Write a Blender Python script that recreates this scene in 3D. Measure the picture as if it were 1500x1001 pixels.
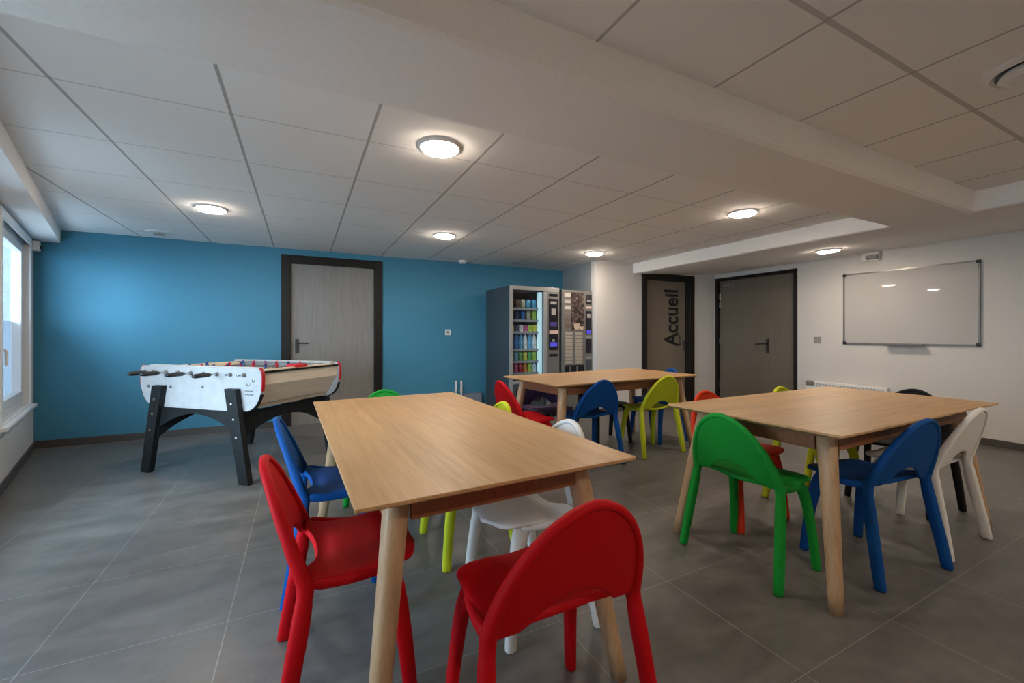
import bpy, bmesh, math, random
from mathutils import Vector, Matrix
random.seed(7)
PI = math.pi
R = math.radians
SC = bpy.context.scene
C = SC.collection
for o in list(bpy.data.objects):
    bpy.data.objects.remove(o)

# ------------------------------------------------------------------ camera
CAM_H = 1.16
YAW = 26.75
cam_d = bpy.data.cameras.new('camera')
cam = bpy.data.objects.new('camera', cam_d)
C.objects.link(cam)
cam_d.sensor_width = 36.0
cam_d.lens = 610.0 / 1500.0 * 36.0
cam_d.shift_y = -10.5 / 1500.0
cam_d.clip_start = 0.02
cam.location = (0, 0, CAM_H)
cam.rotation_euler = (R(90), 0, R(-YAW))
SC.camera = cam

# ------------------------------------------------------------------ light and exposure
SC.view_settings.view_transform = 'Standard'
SC.view_settings.look = 'None'
SC.view_settings.gamma = 1.0
SC.view_settings.use_curve_mapping = False
SC.view_settings.exposure = 0.2
W = bpy.data.worlds.new('overcast_sky')
SC.world = W
W.use_nodes = True
wn = W.node_tree.nodes['Background']
wn.inputs['Color'].default_value = (0.66, 0.83, 1.0, 1)
SKY = 16.0
wn.inputs['Strength'].default_value = SKY
LAMP = 116.0          # radiance of the downlight diffusers
LAMP_COL = (1.0, 0.84, 0.67)


# ------------------------------------------------------------------ materials
def mat(name, col, rough=0.5, metal=0.0, spec=0.5, emit=None, coat=0.0):
    m = bpy.data.materials.new(name)
    m.use_nodes = True
    b = m.node_tree.nodes['Principled BSDF']
    b.inputs['Base Color'].default_value = (*col, 1)
    b.inputs['Roughness'].default_value = rough
    b.inputs['Metallic'].default_value = metal
    b.inputs['Specular IOR Level'].default_value = spec
    b.inputs['Coat Weight'].default_value = coat
    if emit:
        b.inputs['Emission Color'].default_value = (*emit[0], 1)
        b.inputs['Emission Strength'].default_value = emit[1]
    return m


class NT:
    """small node helper"""
    def __init__(self, m):
        self.t = m.node_tree
        self.b = self.t.nodes['Principled BSDF']

    def n(self, typ, **kw):
        x = self.t.nodes.new(typ)
        for k, v in kw.items():
            setattr(x, k, v)
        return x

    def l(self, a, b):
        self.t.links.new(a, b)

    def math(self, op, a, b=None):
        x = self.n('ShaderNodeMath', operation=op)
        for i, v in enumerate((a, b)):
            if v is None:
                continue
            if hasattr(v, 'is_output'):
                self.l(v, x.inputs[i])
            else:
                x.inputs[i].default_value = v
        return x.outputs[0]

    def mix(self, f, a, b):
        x = self.n('ShaderNodeMix', data_type='RGBA')
        if hasattr(f, 'is_output'):
            self.l(f, x.inputs[0])
        else:
            x.inputs[0].default_value = f
        for i, v in ((6, a), (7, b)):
            if hasattr(v, 'is_output'):
                self.l(v, x.inputs[i])
            else:
                x.inputs[i].default_value = (*v, 1)
        return x.outputs[2]

    def line(self, coord, off, sp, half):
        """mask 1 where |coord-off| mod sp is below half"""
        t = self.math('DIVIDE', self.math('SUBTRACT', coord, off), sp)
        t = self.math('FRACT', self.math('ADD', t, 1000.5))
        t = self.math('MULTIPLY', self.math('ABSOLUTE', self.math('SUBTRACT', t, 0.5)), sp)
        return self.math('LESS_THAN', t, half)

    def noise(self, vec, scale, detail=4.0, rough=0.55, dist=0.0):
        x = self.n('ShaderNodeTexNoise')
        x.inputs['Scale'].default_value = scale
        x.inputs['Detail'].default_value = detail
        x.inputs['Roughness'].default_value = rough
        x.inputs['Distortion'].default_value = dist
        if vec is not None:
            self.l(vec, x.inputs['Vector'])
        return x.outputs['Fac']

    def ramp(self, f, stops):
        x = self.n('ShaderNodeValToRGB')
        e = x.color_ramp.elements
        while len(e) < len(stops):
            e.new(0.5)
        for i, (p, c) in enumerate(stops):
            e[i].position = p
            e[i].color = (*c, 1)
        self.l(f, x.inputs['Fac'])
        return x.outputs['Color']

    def pos(self):
        g = self.n('ShaderNodeNewGeometry')
        s = self.n('ShaderNodeSeparateXYZ')
        self.l(g.outputs['Position'], s.inputs[0])
        return g.outputs['Position'], s.outputs[0], s.outputs[1], s.outputs[2]

    def obj(self, sx=1, sy=1, sz=1):
        t = self.n('ShaderNodeTexCoord')
        m = self.n('ShaderNodeMapping')
        m.inputs['Scale'].default_value = (sx, sy, sz)
        self.l(t.outputs['Object'], m.inputs['Vector'])
        return m.outputs[0]

    def bump(self, h, strength=0.1, dist=0.01):
        x = self.n('ShaderNodeBump')
        x.inputs['Strength'].default_value = strength
        x.inputs['Distance'].default_value = dist
        self.l(h, x.inputs['Height'])
        self.l(x.outputs[0], self.b.inputs['Normal'])


def ceiling_mat(name, y_off, wide=0.0075, bar=0.36, cw=0.005, ca=0.45):
    m = mat(name, (0.78, 0.77, 0.76), 0.9, spec=0.1)
    k = NT(m)
    p, x, y, z = k.pos()
    along = k.line(x, -0.95, 0.64, wide)
    cross = k.line(y, y_off, 0.645, cw)
    sp = k.noise(p, 160, 2)
    base = k.mix(k.math('MULTIPLY', sp, 0.25), (0.88, 0.87, 0.86), (0.80, 0.79, 0.78))
    c1 = k.mix(k.math('MULTIPLY', cross, ca), base, (0.36, 0.35, 0.34))
    c2 = k.mix(k.math('MULTIPLY', along, 0.8), c1, (bar, bar * 0.98, bar * 0.96))
    k.l(c2, k.b.inputs['Base Color'])
    return m


def floor_mat():
    m = mat('grey_floor_tiles', (0.15, 0.14, 0.13), 0.35)
    k = NT(m)
    p, x, y, z = k.pos()
    gx = k.line(x, -0.268, 0.6, 0.0018)
    gy = k.line(y, 0.818, 0.6, 0.0015)
    g = k.math('MAXIMUM', gx, gy)
    fade = k.noise(p, 1.4, 2)
    g = k.math('MULTIPLY', g, k.math('MULTIPLY', fade, 1.05))
    mp = k.n('ShaderNodeMapping')
    mp.inputs['Scale'].default_value = (1.0, 2.6, 1.0)
    mp.inputs['Rotation'].default_value = (0, 0, 0.25)
    k.l(p, mp.inputs['Vector'])
    n1 = k.noise(mp.outputs[0], 2.2, 7, 0.62, 0.6)
    n2 = k.noise(p, 14, 5, 0.6)
    mixn = k.math('ADD', k.math('MULTIPLY', n1, 0.75), k.math('MULTIPLY', n2, 0.25))
    c = k.ramp(mixn, [(0.32, (0.090, 0.083, 0.077)), (0.5, (0.136, 0.126, 0.118)), (0.68, (0.186, 0.175, 0.165))])
    c = k.mix(g, c, (0.40, 0.38, 0.35))
    k.l(c, k.b.inputs['Base Color'])
    r = k.math('ADD', k.math('MULTIPLY', n1, 0.25), 0.27)
    k.l(r, k.b.inputs['Roughness'])
    k.bump(n2, 0.06, 0.004)
    return m


def wood_mat(name, c0, c1, c2, axis=0, rough=0.45, scale=3.0, plank=False):
    m = mat(name, c1, rough)
    k = NT(m)
    s = [14, 14, 14]
    s[axis] = 1.0
    v = k.obj(*s)
    n1 = k.noise(v, scale, 6, 0.6, 0.5)
    n2 = k.noise(k.obj(*[q * 6 if i != axis else q * 1.5 for i, q in enumerate(s)]), scale, 3, 0.5)
    f = k.math('ADD', k.math('MULTIPLY', n1, 0.7), k.math('MULTIPLY', n2, 0.3))
    c = k.ramp(f, [(0.32, c0), (0.5, c1), (0.68, c2)])
    if plank:
        # wide glued staves: each one a slightly different tone
        t = k.n('ShaderNodeTexCoord')
        sep = k.n('ShaderNodeSeparateXYZ')
        k.l(t.outputs['Object'], sep.inputs[0])
        st = k.math('FLOOR', k.math('MULTIPLY', sep.outputs[1], 9.0))
        wn_ = k.n('ShaderNodeTexWhiteNoise', noise_dimensions='1D')
        k.l(st, wn_.inputs['W'])
        tone = k.math('ADD', k.math('MULTIPLY', wn_.outputs['Value'], 0.16), 0.90)
        hs = k.n('ShaderNodeHueSaturation')
        k.l(tone, hs.inputs['Value'])
        k.l(c, hs.inputs['Color'])
        c = hs.outputs[0]
    k.l(c, k.b.inputs['Base Color'])
    return m


def speck_mat(name, col, rough, scale=30, amt=0.12, bump=0.0, spec=0.5):
    m = mat(name, col, rough, spec=spec)
    k = NT(m)
    n = k.noise(k.obj(), scale, 5)
    d = tuple(q * (1 - amt) for q in col)
    u = tuple(min(1, q * (1 + amt)) for q in col)
    k.l(k.ramp(n, [(0.35, d), (0.65, u)]), k.b.inputs['Base Color'])
    if bump:
        k.bump(n, bump, 0.004)
    return m


def streak_mat(name, col, rough, amt=0.14):
    m = mat(name, col, rough)
    k = NT(m)
    n = k.noise(k.obj(60, 60, 2.2), 1.6, 5, 0.6)
    k.l(k.ramp(n, [(0.3, tuple(q * (1 - amt) for q in col)), (0.7, tuple(q * (1 + amt) for q in col))]), k.b.inputs['Base Color'])
    return m


M = {}
M['ceil_far'] = ceiling_mat('ceiling_tiles_far', 2.44)
M['ceil_near'] = ceiling_mat('ceiling_tiles_near', 0.79, 0.0065, 0.40, 0.0105, 0.6)
M['floor'] = floor_mat()
M['white_wall'] = speck_mat('white_wall_paint', (0.66, 0.64, 0.62), 0.75, 120, 0.03, 0.03, 0.25)
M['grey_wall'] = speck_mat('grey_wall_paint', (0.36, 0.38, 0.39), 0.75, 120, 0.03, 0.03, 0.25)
M['blue_wall'] = speck_mat('blue_wall_paint', (0.060, 0.235, 0.355), 0.6, 90, 0.04, 0.03, 0.3)
M['plaster'] = speck_mat('white_plaster', (0.84, 0.82, 0.80), 0.85, 60, 0.02, 0.02, 0.2)
M['skirting'] = speck_mat('dark_skirting_tile', (0.075, 0.066, 0.060), 0.4, 40, 0.15)
M['frame_dark'] = mat('dark_brown_door_frame', (0.014, 0.011, 0.009), 0.5, spec=0.25)
M['door_leaf'] = streak_mat('grey_wood_door_leaf', (0.235, 0.215, 0.20), 0.45)
M['door_leaf2'] = streak_mat('taupe_door_leaf', (0.155, 0.128, 0.098), 0.45, 0.08)
M['door_leaf3'] = streak_mat('taupe_reception_door_leaf', (0.20, 0.165, 0.125), 0.45, 0.08)
M['steel'] = mat('brushed_steel', (0.33, 0.32, 0.31), 0.3, 0.9)
M['dark_metal'] = mat('dark_bronze_metal', (0.06, 0.055, 0.05), 0.35, 0.7)
M['upvc'] = mat('white_pvc', (0.80, 0.81, 0.82), 0.35)
M['white_plastic'] = mat('white_plastic', (0.78, 0.77, 0.75), 0.4)
M['grey_plastic'] = mat('grey_plastic', (0.30, 0.29, 0.28), 0.45)
M['black_plastic'] = mat('black_plastic', (0.012, 0.012, 0.013), 0.35)
M['table_top'] = wood_mat('oak_table_top', (0.46, 0.262, 0.112), (0.55, 0.330, 0.152), (0.63, 0.40, 0.20), 0, 0.42, 2.2, True)
M['table_leg'] = wood_mat('oak_table_leg', (0.40, 0.25, 0.135), (0.50, 0.32, 0.18), (0.57, 0.38, 0.23), 2, 0.45)
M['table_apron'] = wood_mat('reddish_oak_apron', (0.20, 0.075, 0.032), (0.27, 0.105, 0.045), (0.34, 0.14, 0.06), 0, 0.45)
CH = {'red': (0.50, 0.0015, 0.006), 'orange': (0.68, 0.042, 0.008), 'green': (0.010, 0.29, 0.035),
      'blue': (0.004, 0.070, 0.27), 'yellow': (0.52, 0.56, 0.022), 'white': (0.74, 0.73, 0.71),
      'black': (0.012, 0.012, 0.014), 'purple': (0.075, 0.045, 0.105)}
for kname, v in CH.items():
    mm = mat(kname + '_chair_plastic', v, 0.6, spec=0.18)
    kk = NT(mm)
    kk.bump(kk.noise(kk.obj(), 420, 2), 0.05, 0.002)
    M['ch_' + kname] = mm
M['lamp'] = mat('lit_opal_diffuser', (1, 1, 1), 0.5, emit=(LAMP_COL, LAMP))
M['board'] = mat('gloss_white_board', (0.50, 0.487, 0.478), 0.025, spec=0.22)
M['alu'] = mat('aluminium_frame', (0.22, 0.21, 0.20), 0.35, 0.5)


def glass_mat(name, tint=(1, 1, 1), frosted=False):
    m = bpy.data.materials.new(name)
    m.use_nodes = True
    t = m.node_tree
    t.nodes.clear()
    out = t.nodes.new('ShaderNodeOutputMaterial')
    mix = t.nodes.new('ShaderNodeMixShader')
    tr = t.nodes.new('ShaderNodeBsdfTransparent')
    tr.inputs['Color'].default_value = (*tint, 1)
    if frosted:
        b = t.nodes.new('ShaderNodeBsdfTranslucent')
        b.inputs['Color'].default_value = (0.26, 0.29, 0.32, 1)
        nz = t.nodes.new('ShaderNodeTexNoise')
        nz.inputs['Scale'].default_value = 9
        rp = t.nodes.new('ShaderNodeMapRange')
        rp.inputs['To Min'].default_value = 0.8
        rp.inputs['To Max'].default_value = 0.97
        t.links.new(nz.outputs['Fac'], rp.inputs['Value'])
        t.links.new(rp.outputs[0], mix.inputs['Fac'])
    else:
        b = t.nodes.new('ShaderNodeBsdfGlossy')
        b.inputs['Roughness'].default_value = 0.02
        mix.inputs['Fac'].default_value = 0.06
    t.links.new(tr.outputs[0], mix.inputs[1])
    t.links.new(b.outputs[0], mix.inputs[2])
    t.links.new(mix.outputs[0], out.inputs['Surface'])
    return m


M['glass'] = glass_mat('window_glass', (0.9, 0.95, 0.97))
M['frosted'] = glass_mat('frosted_window_film', (0.75, 0.82, 0.86), True)
M['vend_glass'] = glass_mat('vending_glass', (0.92, 0.97, 1.0))


# ------------------------------------------------------------------ mesh helpers
def new_bm():
    return bmesh.new()


def add_box(bm, x0, x1, y0, y1, z0, z1, rot=None, at=None):
    vs = [Vector((x, y, z)) for x in (x0, x1) for y in (y0, y1) for z in (z0, z1)]
    if rot is not None:
        vs = [rot @ v for v in vs]
    if at is not None:
        vs = [v + Vector(at) for v in vs]
    v = [bm.verts.new(q) for q in vs]
    for f in ((0, 1, 3, 2), (4, 6, 7, 5), (0, 4, 5, 1), (2, 3, 7, 6), (0, 2, 6, 4), (1, 5, 7, 3)):
        bm.faces.new([v[i] for i in f])
    return v


def add_prism(bm, pts, f0, f1):
    """closed polygon pts mapped by f0 and f1 to the two end caps"""
    a = [bm.verts.new(f0(*p)) for p in pts]
    b = [bm.verts.new(f1(*p)) for p in pts]
    n = len(pts)
    bm.faces.new(a)
    bm.faces.new(list(reversed(b)))
    for i in range(n):
        bm.faces.new((a[i], b[i], b[(i + 1) % n], a[(i + 1) % n]))


def add_tube(bm, path, radii, seg=12, ex=2.0, side=None, cap=True):
    """sweep a superellipse section along path; radii = (along side, across) per point"""
    pts = [Vector(p) for p in path]
    rings = []
    n = len(pts)
    for i, p in enumerate(pts):
        t = (pts[min(i + 1, n - 1)] - pts[max(i - 1, 0)]).normalized()
        s = Vector(side[i] if isinstance(side, list) else (side or (1, 0, 0)))
        u = s - t * s.dot(t)
        if u.length < 1e-4:
            u = Vector((0, 1, 0)) - t * t.y
        u.normalize()
        w = t.cross(u)
        ra = radii[i] if not isinstance(radii[i], (int, float)) else (radii[i], radii[i])
        ring = []
        for k in range(seg):
            a = 2 * PI * k / seg
            c, s_ = math.cos(a), math.sin(a)
            c = math.copysign(abs(c) ** (2 / ex), c)
            s_ = math.copysign(abs(s_) ** (2 / ex), s_)
            ring.append(bm.verts.new(p + u * (ra[0] * c) + w * (ra[1] * s_)))
        rings.append(ring)
    for i in range(n - 1):
        for k in range(seg):
            bm.faces.new((rings[i][k], rings[i][(k + 1) % seg], rings[i + 1][(k + 1) % seg], rings[i + 1][k]))
    if cap:
        bm.faces.new(list(reversed(rings[0])))
        bm.faces.new(rings[-1])


def add_lathe(bm, prof, seg=24, at=(0, 0, 0), rot=None):
    """prof: list of (r, z)"""
    rings = []
    for r, z in prof:
        ring = []
        for k in range(seg):
            a = 2 * PI * k / seg
            v = Vector((r * math.cos(a), r * math.sin(a), z))
            if rot is not None:
                v = rot @ v
            ring.append(bm.verts.new(v + Vector(at)))
        rings.append(ring)
    for i in range(len(prof) - 1):
        for k in range(seg):
            bm.faces.new((rings[i][k], rings[i][(k + 1) % seg], rings[i + 1][(k + 1) % seg], rings[i + 1][k]))
    bm.faces.new(list(reversed(rings[0])))
    bm.faces.new(rings[-1])


def obj(name, bm, m, parent=None, smooth=False, bevel=0.0, loc=None, rz=0.0, subsurf=0, label=None, seg=2):
    bmesh.ops.recalc_face_normals(bm, faces=bm.faces)
    me = bpy.data.meshes.new(name)
    bm.to_mesh(me)
    bm.free()
    for x in (m if isinstance(m, (list, tuple)) else [m]):
        me.materials.append(x)
    if smooth:
        for p in me.polygons:
            p.use_smooth = True
    o = bpy.data.objects.new(name, me)
    C.objects.link(o)
    if parent:
        o.parent = parent
    if loc is not None:
        o.location = loc
    o.rotation_euler.z = rz
    if bevel:
        b = o.modifiers.new('bevel', 'BEVEL')
        b.width = bevel
        b.segments = seg
        b.limit_method = 'ANGLE'
        b.angle_limit = R(40)
    if subsurf:
        s = o.modifiers.new('sub', 'SUBSURF')
        s.levels = subsurf
        s.render_levels = subsurf
    if label:
        o['label'] = label
    return o


def tag(o, label, cat, group=None, kind=None):
    o['label'] = label
    o['category'] = cat
    if group:
        o['group'] = group
    if kind:
        o['kind'] = kind
    return o


def thing(name, label, cat, loc=(0, 0, 0), rz=0.0, group=None, kind=None):
    o = bpy.data.objects.new(name, None)
    o.empty_display_size = 0.1
    C.objects.link(o)
    o.location = loc
    o.rotation_euler = (0, 0, rz)
    return tag(o, label, cat, group, kind)


def struct(name, bm, m, label, cat, bevel=0.0, **kw):
    o = obj(name, bm, m, bevel=bevel, **kw)
    return tag(o, label, cat, None, 'structure')


def dup(root, loc, rz, label, group):
    r = root.copy()
    C.objects.link(r)
    r.location = loc
    r.rotation_euler = (0, 0, rz)
    r['label'] = label
    if group:
        r['group'] = group
    for ch in list(root.children):
        c = ch.copy()
        C.objects.link(c)
        c.parent = r
        for g in list(ch.children):
            d = g.copy()
            C.objects.link(d)
            d.parent = c
    return r


# ------------------------------------------------------------------ room dimensions
H = CAM_H + 1.08            # ceiling
YB = 5.95                   # blue wall
YW = 4.86                   # white wall with the reception door
XR = 6.38                   # right wall
YN = -2.6                   # wall behind the camera
P0 = Vector((-2.43, 5.95))  # far left corner
LD = Vector((0.287, -0.958)).normalized()   # direction of the left wall, coming towards the camera
LN = Vector((-LD.y, LD.x))                  # inward normal
LL = (P0.y - YN) / -LD.y


def lw(s, d, z):
    """point on the left wall: s along, d inward, z up"""
    q = P0 + LD * s + LN * d
    return Vector((q.x, q.y, z))


# floor, ceiling
bm = new_bm()
add_box(bm, -2.9, 6.7, YN - 0.2, 6.2, -0.1, 0)
struct('floor', bm, M['floor'], 'grey stone-look tiled floor with pale joints', 'floor')
bm = new_bm()
add_box(bm, -2.9, 6.7, 1.5, 6.2, H, H + 0.1)
struct('ceiling', bm, M['ceil_far'], 'white suspended tile ceiling towards the blue wall', 'ceiling')
bm = new_bm()
add_box(bm, -2.9, 6.7, YN - 0.2, 1.5, H, H + 0.1)
struct('ceiling', bm, M['ceil_near'], 'white suspended tile ceiling on the near side of the beam', 'ceiling')


def wall_pieces(bm, f, a0, a1, z0, z1, holes):
    """f(a, depth, z) -> point; holes = list of (a0, a1, z0, z1) sorted"""
    def piece(p, q, r, s):
        if q - p < 1e-4 or s - r < 1e-4:
            return
        v = [bm.verts.new(f(a, d, z)) for a in (p, q) for d in (0, 1) for z in (r, s)]
        for fc in ((0, 1, 3, 2), (4, 6, 7, 5), (0, 4, 5, 1), (2, 3, 7, 6), (0, 2, 6, 4), (1, 5, 7, 3)):
            bm.faces.new([v[i] for i in fc])
    cur = a0
    for (h0, h1, b0, b1) in holes:
        piece(cur, h0, z0, z1)
        piece(h0, h1, z0, b0)
        piece(h0, h1, b1, z1)
        cur = h1
    piece(cur, a1, z0, z1)


D1 = (-0.233, 0.99, 0.0, 2.165)
bm = new_bm()
wall_pieces(bm, lambda a, d, z: Vector((a, YB + 0.14 * d, z)), -2.6, 3.96, 0, H, [D1])
struct('wall_back', bm, M['blue_wall'], 'blue painted wall behind the football table', 'wall')

# return wall beside the coffee machine
bm = new_bm()
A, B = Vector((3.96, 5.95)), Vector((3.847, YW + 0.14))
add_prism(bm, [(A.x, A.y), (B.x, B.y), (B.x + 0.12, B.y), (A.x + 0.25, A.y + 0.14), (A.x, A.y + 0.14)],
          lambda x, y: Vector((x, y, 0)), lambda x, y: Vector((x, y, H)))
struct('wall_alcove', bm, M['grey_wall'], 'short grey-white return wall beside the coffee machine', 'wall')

D2 = (4.70, 5.86, 0.0, 2.13)
bm = new_bm()
wall_pieces(bm, lambda a, d, z: Vector((a, YW + 0.14 * d, z)), 3.83, XR + 0.1, 0, H, [D2])
struct('wall_far_right', bm, M['white_wall'], 'white wall around the reception door', 'wall')

D3 = (3.51, 4.845, 0.0, 2.115)
bm = new_bm()
wall_pieces(bm, lambda a, d, z: Vector((XR + 0.14 * d, a, z)), YN, YW, 0, H, [D3])
struct('wall_right', bm, M['white_wall'], 'white wall with the whiteboard and double door', 'wall')

WIN = [(0.30, 1.62, 0.50, 2.06), (2.15, 3.40, 0.22, 2.06), (3.9, 5.3, 0.22, 2.06)]
bm = new_bm()
wall_pieces(bm, lambda a, d, z: lw(a, -0.099 * d, z), -0.2, LL + 0.1, 0, H, WIN)
struct('wall_left', bm, M['white_wall'], 'white wall with the windows at the left', 'wall')

bm = new_bm()
add_box(bm, -1.2, XR + 0.1, YN - 0.14, YN, 0, H)
struct('wall_near', bm, M['white_wall'], 'white wall behind the viewer', 'wall')

# beams and boxed soffits
bm = new_bm()
xl = lambda y: P0.x + (y - P0.y) * LD.x / LD.y
add_prism(bm, [(1.245, CAM_H + 0.935), (1.265, CAM_H + 0.92), (1.72, CAM_H + 0.92), (1.72, H), (1.23, H)],
          lambda y, z: Vector((xl(y) + 0.0, y, z)), lambda y, z: Vector((4.56, y, z)))
struct('trim_1', bm, M['plaster'], 'white ceiling beam crossing the room', 'beam')
bm = new_bm()
add_prism(bm, [(4.52, CAM_H + 0.935), (4.535, CAM_H + 0.925), (XR, CAM_H + 1.03), (XR, H), (4.52, H)],
          lambda x, z: Vector((x, YN, z)), lambda x, z: Vector((x, YW, z)))
struct('trim_2', bm, M['plaster'], 'white lowered soffit along the whiteboard wall', 'beam')
bm = new_bm()
zb = CAM_H + 0.945
for s0, s1 in ((0.0, LL),):
    v = [lw(s, d, z) for s in (s0, s1) for d in (0, 0.19) for z in (zb, H)]
    vv = [bm.verts.new(q) for q in v]
    for fc in ((0, 1, 3, 2), (4, 6, 7, 5), (0, 4, 5, 1), (2, 3, 7, 6), (0, 2, 6, 4), (1, 5, 7, 3)):
        bm.faces.new([vv[i] for i in fc])
struct('trim_3', bm, M['plaster'], 'white boxed duct above the windows at the left', 'beam')


# baseboards
def skirt(name, segs, label):
    bm = new_bm()
    for (a, b, n) in segs:
        a, b, n = Vector(a), Vector(b), Vector(n) * 0.012
        pts = [a, b, b + n, a + n]
        add_prism(bm, [(p.x, p.y) for p in pts], lambda x, y: Vector((x, y, 0)), lambda x, y: Vector((x, y, 0.075)))
    struct(name, bm, M['skirting'], label, 'baseboard')


skirt('baseboard_back', [((-2.42, YB), (D1[0], YB), (0, -1)), ((D1[1], YB), (3.95, YB), (0, -1))], 'dark skirting under the blue wall')
skirt('baseboard_left', [(tuple(P0 + LD * 0.02), tuple(P0 + LD * (LL - 0.02)), tuple(LN))], 'dark skirting under the windows at the left')
skirt('baseboard_right', [((XR, YN), (XR, D3[0]), (-1, 0))], 'dark skirting under the whiteboard wall')
skirt('baseboard_far_right', [((3.85, YW), (D2[0], YW), (0, -1)), ((D2[1], YW), (XR - 0.02, YW), (0, -1))], 'dark skirting beside the reception door')


# ------------------------------------------------------------------ doors
def lever_handle(parent, x, y, z, sgn, m=None, rot=None):
    """plate + lever; local x along door, -y towards the room"""
    bm = new_bm()
    add_box(bm, x - 0.022, x + 0.022, y - 0.010, y, z - 0.13, z + 0.05)
    add_tube(bm, [(x, y - 0.008, z), (x, y - 0.045, z), (x + sgn * 0.02, y - 0.055, z), (x + sgn * 0.13, y - 0.055, z - 0.004)],
             [0.010, 0.010, 0.010, 0.009], 10)
    return obj('door_handle', bm, m or M['dark_metal'], parent, bevel=0.002)


# door 1 in the blue wall
d1 = thing('door_1', 'grey wood-look door in a dark frame in the blue wall', 'door', (0, YB, 0), 0, None, 'structure')
bm = new_bm()
x0, x1, _, zt = D1
fw = 0.105
for a, b, c, d in ((x0, x0 + fw, 0, zt), (x1 - fw, x1, 0, zt), (x0 + fw, x1 - fw, zt - fw, zt)):
    add_box(bm, a, b, -0.02, 0.12, c, d)
obj('door_frame', bm, M['frame_dark'], d1, bevel=0.004)
bm = new_bm()
add_box(bm, x0 + fw, x1 - fw, 0.035, 0.08, 0.0005, zt - fw)
leaf = obj('door_leaf', bm, M['door_leaf'], d1)
lever_handle(leaf, x0 + fw + 0.07, 0.035, 1.05, 1)

# door 2: reception
d2 = thing('door_2', 'taupe door in a dark frame with the word Accueil running up it', 'door', (0, YW, 0), 0, None, 'structure')
bm = new_bm()
x0, x1, _, zt = D2
fw = 0.10
for a, b, c, d in ((x0, x0 + fw, 0, zt), (x1 - fw, x1, 0, zt), (x0 + fw, x1 - fw, zt - fw, zt)):
    add_box(bm, a, b, -0.02, 0.135, c, d)
obj('door_frame', bm, M['frame_dark'], d2, bevel=0.004)
bm = new_bm()
add_box(bm, x0 + fw, x1 - fw, 0.095, 0.135, 0.0005, zt - fw)
leaf2 = obj('door_leaf', bm, M['door_leaf3'], d2)
lever_handle(leaf2, x1 - fw - 0.055, 0.095, 1.02, -1, M['steel'])


def text(name, body, size, m, parent, loc, rot, bold=0.0, ext=0.002, align='LEFT'):
    cu = bpy.data.curves.new(name, 'FONT')
    cu.body = body
    cu.size = size
    cu.extrude = ext
    cu.bevel_depth = bold
    cu.bevel_resolution = 0
    cu.align_x = align
    cu.materials.append(m)
    o = bpy.data.objects.new(name, cu)
    C.objects.link(o)
    o.parent = parent
    o.location = loc
    o.rotation_euler = rot
    return o


tx = text('lettering', 'Accueil', 0.43, M['black_plastic'], leaf2, (5.585, 0.093, 0.97), (R(90), R(-90), 0), 0.011, 0.0)
tx['label'] = 'black vertical Accueil lettering'
tx.scale = (0.735, 1.0, 1.0)
tx = text('small_lettering', 'Accueil', 0.06, M['black_plastic'], leaf2, (5.65, 0.093, 0.97), (R(90), R(-90), 0), 0.0015, 0.0)
tx['label'] = 'small black lettering beside the large word'

# door 3: double door in the right wall
d3 = thing('door_3', 'wide taupe double door in a black frame beside the whiteboard wall', 'door', (XR, 0, 0), 0, None, 'structure')
y0, y1, _, zt = D3
bm = new_bm()
fw = 0.05
for a, b, c, d in ((y0, y0 + fw, 0, zt), (y1 - fw, y1, 0, zt), (y0 + fw, y1 - fw, zt - fw, zt)):
    add_box(bm, -0.012, 0.13, a, b, c, d)
obj('door_frame', bm, M['frame_dark'], d3, bevel=0.003)
ysplit = y0 + fw + 0.34
bm = new_bm()
add_box(bm, 0.05, 0.09, ysplit + 0.002, y1 - fw, 0.0005, zt - fw)
la = obj('door_leaf', bm, M['door_leaf2'], d3)
bm = new_bm()
add_box(bm, 0.05, 0.09, y0 + fw, ysplit - 0.002, 0.0005, zt - fw)
obj('door_leaf', bm, M['door_leaf2'], d3)
bm = new_bm()
yh, zh = ysplit + 0.07, 1.02
add_box(bm, 0.040, 0.05, yh - 0.022, yh + 0.022, zh - 0.15, zh + 0.07)
add_tube(bm, [(0.045, yh, zh), (0.0, yh, zh), (-0.005, yh + 0.02, zh), (-0.005, yh + 0.16, zh - 0.01)], [0.010] * 4, 10)
obj('door_handle', bm, M['dark_metal'], la)
for zz in (0.25, 1.0, 1.62, 1.76):
    bm = new_bm()
    add_lathe(bm, [(0.011, 0), (0.011, 0.09)], 10, (0.036, y1 - fw - 0.012, zz))
    obj('hinge', bm, M['steel'], la)
bm = new_bm()
add_box(bm, 0.012, 0.05, y1 - fw - 0.30, y1 - fw - 0.08, zt - fw - 0.10, zt - fw - 0.055)
add_box(bm, 0.0, 0.012, y1 - fw - 0.20, y1 - fw - 0.16, zt - fw - 0.06, zt - fw - 0.04)
obj('door_closer', bm, M['steel'], la, bevel=0.003)


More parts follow.
